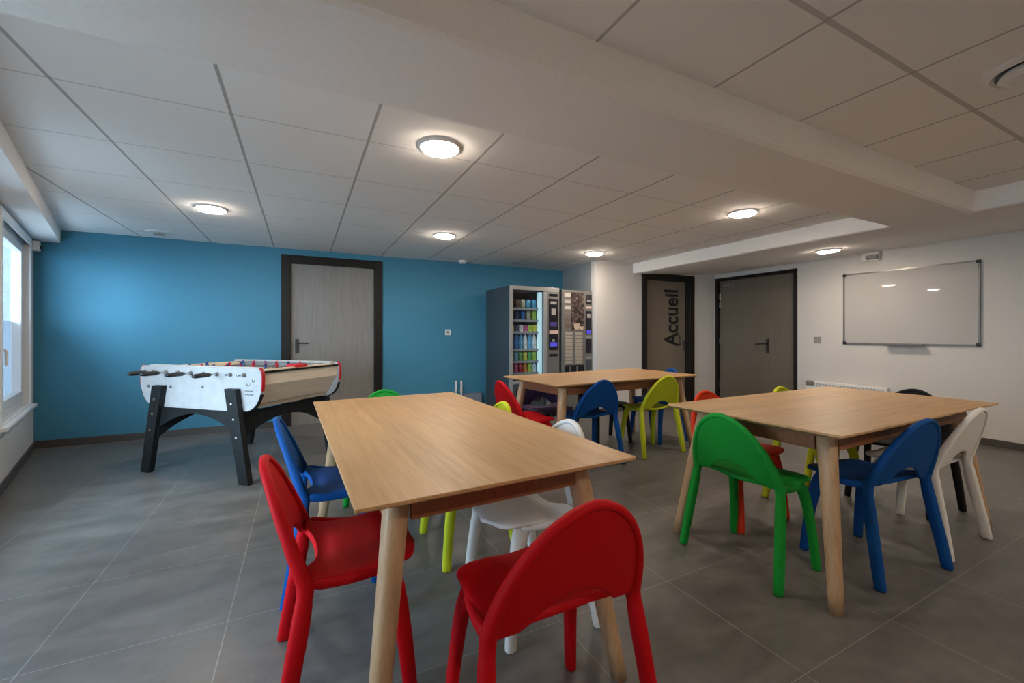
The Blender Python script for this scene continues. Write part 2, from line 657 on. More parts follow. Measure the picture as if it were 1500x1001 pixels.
# ------------------------------------------------------------------ windows in the left wall
def window(idx, hole, label):
    s0, s1, z0, z1 = hole
    ang = math.atan2(LD.y, LD.x)
    base = lw(s0, 0, 0)
    w = thing('window_%d' % idx, label, 'window', base, ang, None, 'structure')
    L = s1 - s0
    # local x = along wall, local y = inward (LN), z up

    def ring(bm, x0, x1, z0, z1, t, y0, y1):
        add_box(bm, x0, x0 + t, y0, y1, z0, z1)
        add_box(bm, x1 - t, x1, y0, y1, z0, z1)
        add_box(bm, x0 + t, x1 - t, y0, y1, z0, z0 + t)
        add_box(bm, x0 + t, x1 - t, y0, y1, z1 - t, z1)
    bm = new_bm()
    ring(bm, 0, L, z0, z1, 0.06, -0.099, -0.04)
    obj('window_frame', bm, M['upvc'], w, bevel=0.004)
    bm = new_bm()
    ring(bm, -0.07, L + 0.07, z0 - 0.07, z1 + 0.03, 0.07, -0.002, 0.012)
    obj('architrave', bm, M['upvc'], w, bevel=0.003)
    bm = new_bm()
    ring(bm, 0.06, L - 0.06, z0 + 0.06, z1 - 0.06, 0.07, -0.098, -0.032)
    sash = obj('casement', bm, M['upvc'], w, bevel=0.006)
    zm = z0 + 0.06 + 0.72
    bm = new_bm()
    add_box(bm, 0.13, L - 0.13, -0.0985, -0.0955, zm, z1 - 0.13)
    obj('glass_pane', bm, M['glass'], sash)
    bm = new_bm()
    add_box(bm, 0.13, L - 0.13, -0.0985, -0.0955, z0 + 0.13, zm)
    obj('frosted_pane' if idx == 1 else 'lower_pane', bm, M['frosted'] if idx == 1 else M['glass'], sash, label='frosted film on the lower glass' if idx == 1 else None)
    bm = new_bm()
    hx = L - 0.095
    add_box(bm, hx - 0.015, hx + 0.015, -0.032, -0.022, 1.0, 1.08)
    add_tube(bm, [(hx, -0.03, 1.04), (hx, 0.01, 1.04), (hx, 0.014, 1.03), (hx, 0.014, 0.92)], [0.011, 0.010, 0.010, 0.008], 10)
    obj('window_handle', bm, M['white_plastic'], sash)
    bm = new_bm()
    add_box(bm, -0.10, L + 0.10, -0.05, 0.045, z0 - 0.045, z0 - 0.015)
    obj('window_sill', bm, M['upvc'], w, bevel=0.006)
    return w


window(1, WIN[0], 'white framed casement window beside the blue wall')
window(2, WIN[1], 'white framed window nearer the viewer, second from the blue wall')
window(3, WIN[2], 'white framed window beside the viewer')
for hole in WIN:
    s0, s1, z0, z1 = hole
    ld = bpy.data.lights.new('window_portal', 'AREA')
    ld.shape = 'RECTANGLE'
    ld.size = s1 - s0
    ld.size_y = z1 - z0
    ld.cycles.is_portal = True
    lo = bpy.data.objects.new('window_portal', ld)
    C.objects.link(lo)
    lo.location = lw((s0 + s1) / 2, -0.22, (z0 + z1) / 2)
    d = Vector((LN.x, LN.y, 0))
    lo.rotation_euler = d.to_track_quat('-Z', 'Z').to_euler()

# outside: ground and the neighbouring house seen through the window
bm = new_bm()
add_box(bm, -14, -3.2, -8, 16, -0.3, -0.15)
tag(obj('yard', bm, speck_mat('outside_paving', (0.22, 0.22, 0.21), 0.9, 4, 0.2)), 'grey paved yard outside the window', 'ground', None, 'structure')
hb = thing('neighbouring_house', 'blue-grey rendered house across the yard seen through the window', 'house', (-6.0, 9.5, -0.15), R(90))
bm = new_bm()
add_box(bm, -6.5, 6.5, 0, 4, 0, 3.9)
obj('facade', bm, speck_mat('house_render', (0.035, 0.042, 0.05), 0.9, 3, 0.15), hb)
bm = new_bm()
add_prism(bm, [(-0.25, 3.9), (2, 5.0), (4.25, 3.9)], lambda y, z: Vector((-6.7, y, z)), lambda y, z: Vector((6.7, y, z)))
obj('roof', bm, mat('slate_roof', (0.07, 0.07, 0.08), 0.7), hb)


# ------------------------------------------------------------------ ceiling fittings
def downlight(x, y, z, label, tilt=0.0, first=[None]):
    if first[0] is None:
        t = thing('downlight', label, 'ceiling light', (x, y, z), 0, 'round downlights')
        bm = new_bm()
        prof = [(0.122, 0.0), (0.122, -0.006), (0.112, -0.014), (0.104, -0.014), (0.104, 0.0)]
        seg = 40
        rings = []
        for r, zz in prof:
            rings.append([bm.verts.new((r * math.cos(2 * PI * k / seg), r * math.sin(2 * PI * k / seg), zz)) for k in range(seg)])
        for i in range(len(prof)):
            a, b = rings[i], rings[(i + 1) % len(prof)]
            for k in range(seg):
                bm.faces.new((a[k], a[(k + 1) % seg], b[(k + 1) % seg], b[k]))
        obj('trim_ring', bm, M['white_plastic'], t, smooth=False)
        bm = new_bm()
        add_lathe(bm, [(0.103, -0.003), (0.103, -0.017), (0.095, -0.024), (0.07, -0.028), (0.001, -0.030)], 40)
        obj('diffuser', bm, M['lamp'], t)
        first[0] = t
    else:
        t = dup(first[0], (x, y, z), 0, label, 'round downlights')
    t.rotation_euler.y = tilt
    return t


s = 1.08
for (x, y), lab in (((0.654, 2.154), 'lit round downlight nearest the beam, largest in view'),
                    ((-0.644, 4.013), 'lit round downlight closest to the windows above the football table'),
                    ((1.281, 4.054), 'lit round downlight in front of the grey wood door in the blue wall'),
                    ((3.203, 4.104), 'lit round downlight in front of the vending machines'),
                    ((3.225, 2.197), 'lit round downlight at the end of the beam by the lowered soffit')):
    downlight(x * s, y * s, H, lab)
downlight(5.45, 2.66, CAM_H + 0.925 + (5.45 - 4.535) * 0.0569, 'lit round downlight in the lowered soffit by the whiteboard', R(-3.25))
# the near half of the room has its own lamps, behind the viewer
downlight(0.75, -1.0, H, 'lit round downlight behind the viewer at the left')
downlight(2.65, -1.0, H, 'lit round downlight behind the viewer in the middle')
downlight(4.2, -0.6, H, 'lit round downlight behind the viewer at the right')


def disc(name, x, y, z, prof, m, label, cat, parts=()):
    t = thing(name, label, cat, (x, y, z))
    bm = new_bm()
    add_lathe(bm, prof, 32)
    obj('housing', bm, m, t, smooth=False)
    for nm, pr_, mm_ in parts:
        bm = new_bm()
        add_lathe(bm, pr_, 32)
        obj(nm, bm, mm_, t)
    return t


disc('air_vent', -1.251 * s, 5.241 * s - 0.05, H, [(0.115, 0), (0.115, -0.008), (0.095, -0.014), (0.05, -0.016)], M['white_plastic'],
     'round white ceiling vent near the window corner', 'vent', [('core', [(0.045, -0.017), (0.045, -0.028), (0.001, -0.03)], M['grey_plastic'])])
disc('smoke_detector', 1.941 * s, 5.382 * s - 0.05, H, [(0.06, 0), (0.06, -0.025), (0.045, -0.045), (0.001, -0.048)], M['white_plastic'],
     'white smoke detector on the ceiling before the blue wall', 'smoke detector')
disc('air_vent', 2.63, 0.54, H, [(0.15, 0), (0.15, -0.012), (0.13, -0.02), (0.115, -0.012)], M['white_plastic'],
     'round white ceiling vent above the right side near the frame edge', 'vent',
     [('core', [(0.10, -0.014), (0.108, -0.03), (0.08, -0.045), (0.001, -0.05)], M['white_plastic']),
      ('dark_gap', [(0.116, -0.0125), (0.116, -0.0145), (0.09, -0.0145)], M['black_plastic'])])

# sensor in the far left corner
sn = thing('motion_sensor', 'small white motion sensor in the corner under the boxed duct', 'sensor', lw(0.10, 0.0, 1.99), math.atan2(LD.y, LD.x))
bm = new_bm()
add_box(bm, -0.045, 0.045, 0.0, 0.055, 0, 0.105)
obj('housing', bm, M['white_plastic'], sn, bevel=0.012)
bm = new_bm()
add_lathe(bm, [(0.02, 0), (0.017, 0.012), (0.001, 0.018)], 16, (0.012, 0.052, 0.04), Matrix.Rotation(R(-90), 3, 'X'))
obj('lens', bm, M['black_plastic'], sn)

# emergency lamp over the whiteboard
el = thing('emergency_light', 'small grey emergency light on the wall above the whiteboard', 'emergency light', (XR, 2.63, 2.075), 0)
bm = new_bm()
add_box(bm, -0.055, 0, -0.095, 0.095, 0, 0.11)
obj('housing', bm, M['white_plastic'], el, bevel=0.015)
bm = new_bm()
add_tube(bm, [(-0.055, -0.085, 0.045), (-0.055, 0.035, 0.045)], [(0.038, 0.03)] * 2, 16)
obj('lens', bm, M['grey_plastic'], el, bevel=0.006)


# ------------------------------------------------------------------ wall fittings
def plate(name, label, cat, loc, rz, w=0.08, m=None):
    t = thing(name, label, cat, loc, rz)
    bm = new_bm()
    add_box(bm, -w / 2, w / 2, -0.010, 0, -w / 2, w / 2)
    obj('plate', bm, m or M['white_plastic'], t, bevel=0.004)
    bm = new_bm()
    add_box(bm, -w / 4, w / 4, -0.014, -0.009, -w / 4, w / 4)
    obj('rocker', bm, M['grey_plastic'], t, bevel=0.002)
    return t


plate('light_switch', 'white light switch on the blue wall beside the dark door frame', 'switch', (1.932, YB, CAM_H + 0.03), 0, 0.085)
plate('light_switch', 'grey light switch between the double door and the whiteboard', 'switch', (XR, 3.245, CAM_H - 0.076), R(-90), 0.085, M['grey_plastic'])

# heating pipes and a low convector by the vending machine
pp = thing('pipe_stub', 'pair of short white pipes standing against the blue wall', 'pipes', (2.05, YB - 0.03, 0))
for dx in (0.0, 0.085):
    bm = new_bm()
    add_tube(bm, [(dx, 0, 0), (dx, 0, 0.44), (dx, 0.012, 0.46)], [0.016, 0.016, 0.014], 12)
    obj('pipe', bm, M['white_plastic'], pp, smooth=True)
    bm = new_bm()
    add_box(bm, dx - 0.024, dx + 0.024, 0.0, 0.03, 0.30, 0.33)
    obj('clip', bm, M['grey_plastic'], pp)
tb = thing('trunking_box', 'low grey-blue box against the blue wall beside the snack machine', 'box', (2.30, YB, 0))
bm = new_bm()
add_box(bm, -0.14, 0.14, -0.10, 0, 0.02, 0.27)
obj('body', bm, mat('blue_grey_metal', (0.20, 0.24, 0.30), 0.4), tb, bevel=0.006)
for zz in (0.09, 0.14, 0.19, 0.24):
    bm = new_bm()
    add_box(bm, -0.12, 0.12, -0.104, -0.10, zz, zz + 0.018)
    obj('louvre', bm, M['grey_plastic'], tb)

# whiteboard
wb = thing('whiteboard', 'large glossy whiteboard on the right wall', 'whiteboard', (XR, 0, 0))
y0, y1, z0, z1 = 1.692, 2.935, CAM_H - 0.125, CAM_H + 0.785
bm = new_bm()
add_box(bm, -0.014, 0, y0 + 0.012, y1 - 0.012, z0 + 0.012, z1 - 0.012)
obj('writing_surface', bm, M['board'], wb)
bm = new_bm()
t = 0.018
for a, b, c, d in ((y0, y0 + t, z0, z1), (y1 - t, y1, z0, z1), (y0 + t, y1 - t, z0, z0 + t), (y0 + t, y1 - t, z1 - t, z1)):
    add_box(bm, -0.02, 0, a, b, c, d)
obj('frame', bm, M['alu'], wb)
for a in (y0, y1 - 0.03):
    for c in (z0, z1 - 0.03):
        bm = new_bm()
        add_box(bm, -0.024, 0, a - 0.003, a + 0.033, c - 0.003, c + 0.033)
        obj('corner_cap', bm, M['black_plastic'], wb, bevel=0.004)
bm = new_bm()
add_box(bm, -0.085, -0.02, 2.13, 2.48, z0 - 0.004, z0 + 0.006)
add_box(bm, -0.088, -0.080, 2.13, 2.48, z0 - 0.004, z0 + 0.018)
obj('pen_tray', bm, M['alu'], wb)

# convector heater on the right wall
cv = thing('convector_heater', 'white wall convector heater with a slotted top under the whiteboard', 'heater', (XR, 0, 0))
bm = new_bm()
add_box(bm, -0.10, -0.02, 2.44, 3.36, 0.12, 0.515)
obj('casing', bm, M['white_plastic'], cv, bevel=0.012)
bm = new_bm()
for i in range(22):
    ya = 2.47 + i * 0.04
    add_box(bm, -0.1015, -0.0995, ya, ya + 0.03, 0.462, 0.47)
    add_box(bm, -0.1015, -0.0995, ya, ya + 0.03, 0.478, 0.486)
obj('grille', bm, M['grey_plastic'], cv)
bm = new_bm()
add_box(bm, -0.1015, -0.04, 3.24, 3.35, 0.45, 0.517)
obj('control_panel', bm, M['grey_plastic'], cv, bevel=0.004)
for ya in (2.6, 3.2):
    bm = new_bm()
    add_box(bm, -0.03, 0, ya, ya + 0.03, 0.2, 0.45)
    obj('bracket', bm, M['white_plastic'], cv)


# ------------------------------------------------------------------ chairs
def catmull(pts, n):
    """smooth polyline through 2-tuples"""
    out = []
    P = [pts[0]] + list(pts) + [pts[-1]]
    m = len(pts) - 1
    for i in range(m):
        p0, p1, p2, p3 = P[i], P[i + 1], P[i + 2], P[i + 3]
        for k in range(n):
            t = k / n
            out.append(tuple(0.5 * ((2 * b) + (-a + c) * t + (2 * a - 5 * b + 4 * c - d) * t * t + (-a + 3 * b - 3 * c + d) * t ** 3)
                             for a, b, c, d in zip(p0, p1, p2, p3)))
    out.append(tuple(pts[-1]))
    return out


def shell(rows, thick):
    """rows: list of rows of Vectors (top surface). Returns a closed solid of given thickness"""
    bm = bmesh.new()
    g = [[bm.verts.new(p) for p in r] for r in rows]
    for i in range(len(g) - 1):
        for j in range(len(g[0]) - 1):
            bm.faces.new((g[i][j], g[i][j + 1], g[i + 1][j + 1], g[i + 1][j]))
    bmesh.ops.recalc_face_normals(bm, faces=bm.faces)
    bm.normal_update()
    bmesh.ops.solidify(bm, geom=list(bm.faces), thickness=thick)
    return bm


CHAIR_TOP = 0.762
# arch of the back in its own tilted plane: w = height above the seat joint
ARCH_H = 0.325
ARCH_W = 0.222
SEAT_Z = 0.445
ARCH_EX = 1.85


def back_pt(x, w):
    """point of the back shell: x across, w height along the back from the joint"""
    y = -0.124 - 0.108 * (w / ARCH_H) - 0.012 * (1 - (x / ARCH_W) ** 2)
    z = SEAT_Z - 0.005 + w
    return Vector((x, y, z))


def chair_meshes():
    out = {}
    # seat: rows from the front nose to the back edge, which dips away in the middle for the opening
    rows = []
    prof = catmull([(0.215, 0.428), (0.195, 0.440), (0.13, 0.446), (0.04, 0.440), (-0.05, 0.438), (-0.095, 0.446), (-0.128, 0.460)], 4)
    ny = len(prof)
    nx = 17
    for i, (y, z) in enumerate(prof):
        t = (0.215 - y) / 0.343
        if t < 0.22:
            q = 1 - t / 0.22
            hw = 0.205 * (1 - q ** 2.6 * 0.999) ** (1 / 2.6) if q < 1 else 0.02
            hw = max(hw, 0.055)
        else:
            hw = 0.205 + 0.012 * min(1, (t - 0.22) / 0.6)
        row = []
        for j in range(nx):
            u = -1 + 2 * j / (nx - 1)
            x = u * hw
            zz = z + 0.010 * u * u - 0.004 * abs(u) ** 8
            yy = y
            if t > 0.75:
                # centre of the rear edge stays forward: lower lip of the opening
                yy += (t - 0.75) / 0.25 * 0.032 * max(0, 1 - (u / 0.58) ** 2) ** 0.6
                zz -= (t - 0.75) / 0.25 * 0.022 * max(0, 1 - (u / 0.68) ** 2)
            row.append(Vector((x, yy, zz)))
        rows.append(row)
    bm = shell(rows, 0.020)
    out['seat'] = bm
    # back shell inside the arch
    rows = []
    nw = 16
    for i in range(nw + 1):
        v = i / nw
        row = []
        for j in range(nx):
            u = -1 + 2 * j / (nx - 1)
            w_top = ARCH_H * 0.985
            # lower edge: arched over the opening
            a = ARCH_W
            lo = 0.004 + 0.080 * max(0, 1 - (u / 0.58) ** 2) ** 0.75
            w_hi = w_top * max(0.0, 1 - abs(u) ** ARCH_EX) ** (1 / ARCH_EX)
            w_hi = max(w_hi, lo + 0.004)
            w = lo + (w_hi - lo) * v
            row.append(back_pt(u * a, w))
        rows.append(row)
    bm = shell(rows, 0.016)
    # thick rim following the arch
    path, rad = [], []
    n = 34
    for i in range(n + 1):
        a = PI * i / n
        cx_, sx_ = math.cos(a), math.sin(a)
        x = -math.copysign(abs(cx_) ** (2 / ARCH_EX), cx_) * ARCH_W
        w = abs(sx_) ** (2 / ARCH_EX) * ARCH_H * 0.985
        p = back_pt(x, w)
        p.y -= 0.006
        path.append(p)
        f = (1 - sx_) ** 1.5
        rad.append((0.0145 + 0.0095 * f, 0.0125 + 0.0085 * f))
    for e, sg in ((0, -1), (-1, 1)):
        tail = [Vector((sg * (ARCH_W + 0.003), -0.133, 0.415)), Vector((sg * (ARCH_W + 0.008), -0.139, 0.37))]
        tr = [(0.0245, 0.021), (0.019, 0.017)]
        if e == 0:
            path = tail[::-1] + path
            rad = tr[::-1] + rad
        else:
            path = path + tail
            rad = rad + tr
    add_tube(bm, path, rad, 12, 2.3, (0, 1, 0))
    out['backrest'] = bm
    # legs
    for sx in (-1, 1):
        bm = new_bm()
        top = back_pt(sx * ARCH_W, 0.035)
        top.y -= 0.006
        pts = [Vector((sx * (ARCH_W + 0.001), -0.132, 0.44)), Vector((sx * (ARCH_W + 0.004), -0.134, 0.41)), Vector((sx * (ARCH_W + 0.008), -0.139, 0.37)),
               Vector((sx * (ARCH_W + 0.013), -0.149, 0.31)), Vector((sx * (ARCH_W + 0.026), -0.178, 0.15)),
               Vector((sx * (ARCH_W + 0.036), -0.203, 0.006)), Vector((sx * (ARCH_W + 0.036), -0.203, 0.0))]
        add_tube(bm, pts, [(0.017, 0.015), (0.023, 0.0195), (0.0255, 0.021), (0.026, 0.021), (0.025, 0.020), (0.0235, 0.019), (0.0235, 0.019)], 14, 2.6, (0, 1, 0))
        out['rear%d' % sx] = bm
        bm = new_bm()
        pts = [Vector((sx * 0.168, 0.085, 0.438)), Vector((sx * 0.186, 0.115, 0.40)), Vector((sx * 0.197, 0.138, 0.31)), Vector((sx * 0.210, 0.158, 0.15)), Vector((sx * 0.220, 0.170, 0.006)), Vector((sx * 0.220, 0.170, 0.0))]
        add_tube(bm, pts, [(0.040, 0.016), (0.034, 0.020), (0.027, 0.020), (0.024, 0.018), (0.0225, 0.0175), (0.0225, 0.0175)], 14, 2.6, (0, 1, 0))
        out['front%d' % sx] = bm
        bm = new_bm()
        # side rail from seat edge to the rear leg
        pts = [Vector((sx * 0.185, 0.12, 0.425)), Vector((sx * 0.206, 0.03, 0.424)), Vector((sx * 0.217, -0.06, 0.432)), Vector((sx * 0.224, -0.126, 0.45))]
        add_tube(bm, pts, [(0.012, 0.016), (0.013, 0.016), (0.014, 0.018), (0.015, 0.022)], 10, 2.3, (1, 0, 0))
        out['rail%d' % sx] = bm
    return out


CM = {}
for k_, bm_ in chair_meshes().items():
    bmesh.ops.recalc_face_normals(bm_, faces=bm_.faces)
    me_ = bpy.data.meshes.new('chair_' + k_)
    bm_.to_mesh(me_)
    bm_.free()
    for p_ in me_.polygons:
        p_.use_smooth = True
    CM[k_] = me_


def make_chair(colour, label, x, y, heading):
    """heading: direction the sitter looks, degrees from +X"""
    t = thing('plastic_chair', label, 'chair', (x, y, 0), R(heading - 90), 'stacking plastic chairs around the tables')
    m = M['ch_' + colour]
    for key, nm in (('seat', 'seat'), ('backrest', 'backrest'), ('rear-1', 'leg'), ('rear1', 'leg'), ('front-1', 'leg'), ('front1', 'leg'),
                    ('rail-1', 'side_rail'), ('rail1', 'side_rail')):
        me = CM[key].copy()
        me.name = nm
        me.materials.append(m)
        o = bpy.data.objects.new(nm, me)
        C.objects.link(o)
        o.parent = t
        s_ = o.modifiers.new('sub', 'SUBSURF')
        s_.levels = 1
        s_.render_levels = 1
    return t


# around the front table
make_chair('red', 'red plastic chair at the left side of the front table, nearest the viewer', 0.14, 1.545, 0)
make_chair('blue', 'blue plastic chair at the left side of the front table, beside the football table', 0.14, 2.25, 0)
make_chair('green', 'green plastic chair at the far end of the front table, only its top showing', 0.52, 2.80, -90)
make_chair('yellow', 'yellow plastic chair at the right side of the front table, far one', 0.80, 2.18, 180)
make_chair('white', 'white plastic chair at the right side of the front table, behind the red chair', 0.85, 1.58, 180)
make_chair('red', 'red plastic chair in the foreground with its back to the viewer', 0.612, 1.03, 90)
# around the right table
make_chair('green', 'green plastic chair at the left end of the right table', 2.09, 1.375, 0)
make_chair('blue', 'blue plastic chair at the near side of the right table', 2.613, 1.10, 83)
make_chair('white', 'white plastic chair at the near side of the right table by its right corner', 3.215, 1.10, 90)
make_chair('orange', 'orange-red plastic chair at the far side of the right table', 2.50, 1.735, -90)
make_chair('yellow', 'yellow plastic chair at the far side of the right table before the double door', 3.20, 1.635, -90)
make_chair('black', 'black plastic chair at the right end of the right table under the whiteboard', 3.665, 1.365, 180)
# around the far table
make_chair('red', 'red plastic chair at the left end of the far table before the snack machine', 1.735, 3.18, 0)
make_chair('blue', 'dark blue plastic chair at the near side of the far table', 2.31, 3.08, 90)
make_chair('yellow', 'yellow plastic chair at the near side of the far table', 3.10, 3.105, 90)
make_chair('blue', 'blue plastic chair at the right end of the far table by the reception door', 3.53, 3.43, 180)
make_chair('purple', 'dark purple plastic chair at the far side of the far table', 2.22, 3.60, -90).scale.z = 0.96
make_chair('black', 'black plastic chair at the far side of the far table', 2.92, 3.58, -90).scale.z = 0.96


# ------------------------------------------------------------------ tables
TL, TW, TH = 1.78, 0.89, 0.75


def make_table(label, x, y, rz):
    t = thing('wooden_table', label, 'table', (x, y, 0), R(rz), 'oak dining tables')
    bm = new_bm()
    # top with an undercut edge
    a, b = TL / 2, TW / 2
    lv = [(a, b, TH), (a, b, TH - 0.010), (a - 0.035, b - 0.035, TH - 0.026)]
    rings = [[bm.verts.new((sx * p, sy * q, z)) for sx, sy in ((-1, -1), (1, -1), (1, 1), (-1, 1))] for p, q, z in lv]
    bm.faces.new(rings[0])
    bm.faces.new(list(reversed(rings[-1])))
    for i in range(2):
        for k in range(4):
            bm.faces.new((rings[i][k], rings[i][(k + 1) % 4], rings[i + 1][(k + 1) % 4], rings[i + 1][k]))
    obj('table_top', bm, M['table_top'], t, bevel=0.002)
    ix, iy = a - 0.16, b - 0.135
    for sx in (-1, 1):
        for sy in (-1, 1):
            bm = new_bm()
            p0 = Vector((sx * ix, sy * iy, TH - 0.027))
            p2 = Vector((sx * (a - 0.04), sy * (b - 0.04), 0.0))
            pts, rad = [], []
            for i in range(9):
                f = i / 8
                pts.append(p0.lerp(p2, f))
                rr = 0.039 - 0.013 * f
                rad.append((rr, rr * 0.92))
            add_tube(bm, pts, rad, 18, 2.7, (1, 0, 0))
            # flatten foot on the floor
            for v in bm.verts:
                if v.co.z < 0.03:
                    v.co.z = 0.0
                if v.co.z > TH - 0.05:
                    v.co.z = TH - 0.027
            obj('leg', bm, M['table_leg'], t, smooth=True)
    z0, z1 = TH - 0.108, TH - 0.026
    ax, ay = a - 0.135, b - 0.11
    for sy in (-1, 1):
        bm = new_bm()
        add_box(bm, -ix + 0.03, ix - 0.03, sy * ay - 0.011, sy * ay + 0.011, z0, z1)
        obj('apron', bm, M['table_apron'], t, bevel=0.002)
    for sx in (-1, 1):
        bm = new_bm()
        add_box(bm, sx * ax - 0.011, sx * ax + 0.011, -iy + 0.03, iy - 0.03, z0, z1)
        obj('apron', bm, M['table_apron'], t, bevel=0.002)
    return t


make_table('large oak table in the foreground, long side running away from the viewer', 0.53, 1.935, 91.6)
make_table('oak table at the right with green, blue and white chairs', 2.825, 1.35, 0.6)
make_table('oak table at the back before the vending machines', 2.69, 3.32, 3.5)


# ------------------------------------------------------------------ football table
M['ft_white'] = speck_mat('football_white_paint', (0.47, 0.465, 0.465), 0.4, 14, 0.06)
M['ft_black'] = speck_mat('football_black_wood', (0.010, 0.012, 0.013), 0.5, 30, 0.3, 0.0, 0.25)
M['ft_wood'] = wood_mat('pale_beech_body', (0.66, 0.55, 0.41), (0.72, 0.61, 0.47), (0.77, 0.67, 0.53), 1, 0.45)
M['ft_field'] = mat('football_field_linoleum', (0.30, 0.36, 0.34), 0.5)
M['ft_red'] = mat('red_enamel', (0.50, 0.010, 0.018), 0.35)
M['ft_blue'] = mat('blue_enamel', (0.02, 0.05, 0.20), 0.35)
M['chrome'] = mat('chrome_rod', (0.6, 0.6, 0.6), 0.15, 1.0)

th = R(YAW)
Fv, Rv = Vector((math.sin(th), math.cos(th), 0)), Vector((math.cos(th), -math.sin(th), 0))
A0 = Fv * 3.20 + Rv * (-1.925)          # near right top corner of the white side
ang = R(16.5)
U = (-math.cos(ang)) * Rv + math.sin(ang) * Fv          # along the white side, to the left
V = math.sin(ang) * Rv + math.cos(ang) * Fv             # away from the viewer
FL, FWD = 1.32, 0.90
cen = A0 + U * FL / 2 + V * FWD / 2
ft = thing('football_table', 'white and wood table football with black splayed legs by the blue wall', 'football table',
           (cen.x, cen.y, 0), math.atan2(-U.y, -U.x), None)
# local +x = right end (towards A0), local +y = away from the viewer
a, b = FL / 2, FWD / 2
half = [(0.635, 0.893), (0.657, 0.865), (0.662, 0.80), (0.655, 0.72), (0.632, 0.65), (0.595, 0.598), (0.54, 0.565), (0.47, 0.553), (0.25, 0.550)]
half = [(x * FL / 1.32, z) for x, z in half]
outline = catmull(half, 3)
outline = outline + [(-x, z) for x, z in reversed(outline)]
for sy, nm in ((-1, 'near'), (1, 'far')):
    bm = new_bm()
    ya, yb = sy * b, sy * (b - 0.028)
    add_prism(bm, outline, lambda x, z: Vector((x, ya, z)), lambda x, z: Vector((x, yb, z)))
    sp_ = obj('side_panel', bm, M['ft_white'], ft, bevel=0.003)
    for k_ in (0, 1):
        # painted edge strip of both ends: red above, black below
        for mat_, lo, hi in (('ft_red', 0.70, 2.0), ('ft_black', 0.0, 0.705)):
            path = [(x, z) for x, z in outline if (x > 0.25 if k_ == 0 else x < -0.25) and lo < z < hi]
            if k_ == 1:
                path = list(reversed(path))
            bm = new_bm()
            add_tube(bm, [(x, (ya + yb) / 2, z) for x, z in path], [(0.0155, 0.0055)] * len(path), 8, 4, (0, 1, 0))
            obj('edge_strip', bm, M[mat_], sp_, label='red edge strip' if mat_ == 'ft_red' else 'black edge strip')
    # bolts and plates on the panel
    if sy == -1:
        for (bx, bz) in ((0.53, 0.77), (0.48, 0.84), (-0.56, 0.72), (-0.30, 0.725), (0.06, 0.735), (0.42, 0.84), (0.58, 0.80)):
            bm = new_bm()
            add_lathe(bm, [(0.013, 0), (0.012, 0.005), (0.001, 0.007)], 12, (bx, ya, bz), Matrix.Rotation(R(90), 3, 'X'))
            obj('bolt', bm, M['steel'], sp_)
        for bz in (0.685, 0.715):
            bm = new_bm()
            add_box(bm, 0.50, 0.57, ya - 0.004, ya, bz, bz + 0.008)
            obj('coin_slot', bm, M['alu'], sp_)
# wooden body
ins = [(x - 0.028, z) for x, z in half]
bo = [(ins[0][0], 0.868), (ins[2][0] + 0.008, 0.865), (ins[3][0] + 0.010, 0.765), (ins[5][0] - 0.03, 0.61), (0.42, 0.570)]
bout = bo + [(-x, z) for x, z in reversed(bo)]
# the well is open: walls + floor
bm = new_bm()
yi = b - 0.028
for sx in (-1, 1):
    e = [(sx * (bo[0][0] - 0.09), 0.868)] + [(sx * x, z) for x, z in bo] + [(sx * (bo[0][0] - 0.09), 0.570)]
    add_prism(bm, e, lambda x, z: Vector((x, -yi, z)), lambda x, z: Vector((x, yi, z)))
add_box(bm, -bo[0][0] + 0.09, bo[0][0] - 0.09, -yi, yi, 0.570, 0.60)
obj('body', bm, M['ft_wood'], ft)
bm = new_bm()
add_box(bm, -bo[0][0] + 0.09, bo[0][0] - 0.09, -yi, yi, 0.72, 0.74)
obj('playing_field', bm, M['ft_field'], ft)
for sx in (-1, 1):
    bm = new_bm()
    add_box(bm, sx * bo[0][0] - 0.02 - 0.03 * sx, sx * bo[0][0] + 0.02 - 0.03 * sx, -yi, yi, 0.868, 0.880)
    obj('end_rail', bm, M['ft_wood'], ft, bevel=0.003)
    bm = new_bm()
    add_box(bm, sx * 0.648 - 0.006, sx * 0.648 + 0.006, -yi, yi, 0.856, 0.872)
    obj('end_moulding', bm, M['ft_black'], ft)
bm = new_bm()
add_box(bm, 0.50, 0.60, -0.06, 0.09, 0.868, 0.90)
obj('ball_cup', bm, M['ft_red'], ft, bevel=0.01, label='red ball cup on the end rail')
for sy in (-1, 1):
    bm = new_bm()
    add_box(bm, -0.60, 0.60, sy * yi - 0.05 * (sy > 0), sy * yi + 0.05 * (sy < 0), 0.880, 0.900)
    obj('top_rail', bm, M['ft_white'], ft, bevel=0.004)
# legs, arched braces
lx, ly = 0.40, b + 0.022
for sx in (-1, 1):
    for sy in (-1, 1):
        bm = new_bm()
        xt, xbm = sx * 0.395, sx * 0.535
        zt_ = 0.735
        w = 0.055
        yo = sy * (b + 0.002)
        yt, ybm = yo + sy * 0.048, yo + sy * 0.048
        pts = [(xt - w, zt_), (xt + w, zt_), (xbm + w * 0.9, 0.0), (xbm - w * 0.9, 0.0)]
        add_prism(bm, pts, lambda x, z: Vector((x, yo, z)), lambda x, z: Vector((x, yt, z)))
        lg = obj('leg', bm, M['ft_black'], ft, bevel=0.005)
        for zz in (0.62, 0.50, 0.36):
            xx = xt + (xbm - xt) * (zt_ - zz) / zt_
            bm = new_bm()
            add_lathe(bm, [(0.011, 0), (0.010, 0.005), (0.001, 0.008)], 10, (xx, yt, zz), Matrix.Rotation(R(90) * (1 if sy < 0 else -1), 3, 'X'))
            obj('bolt', bm, M['steel'], lg)


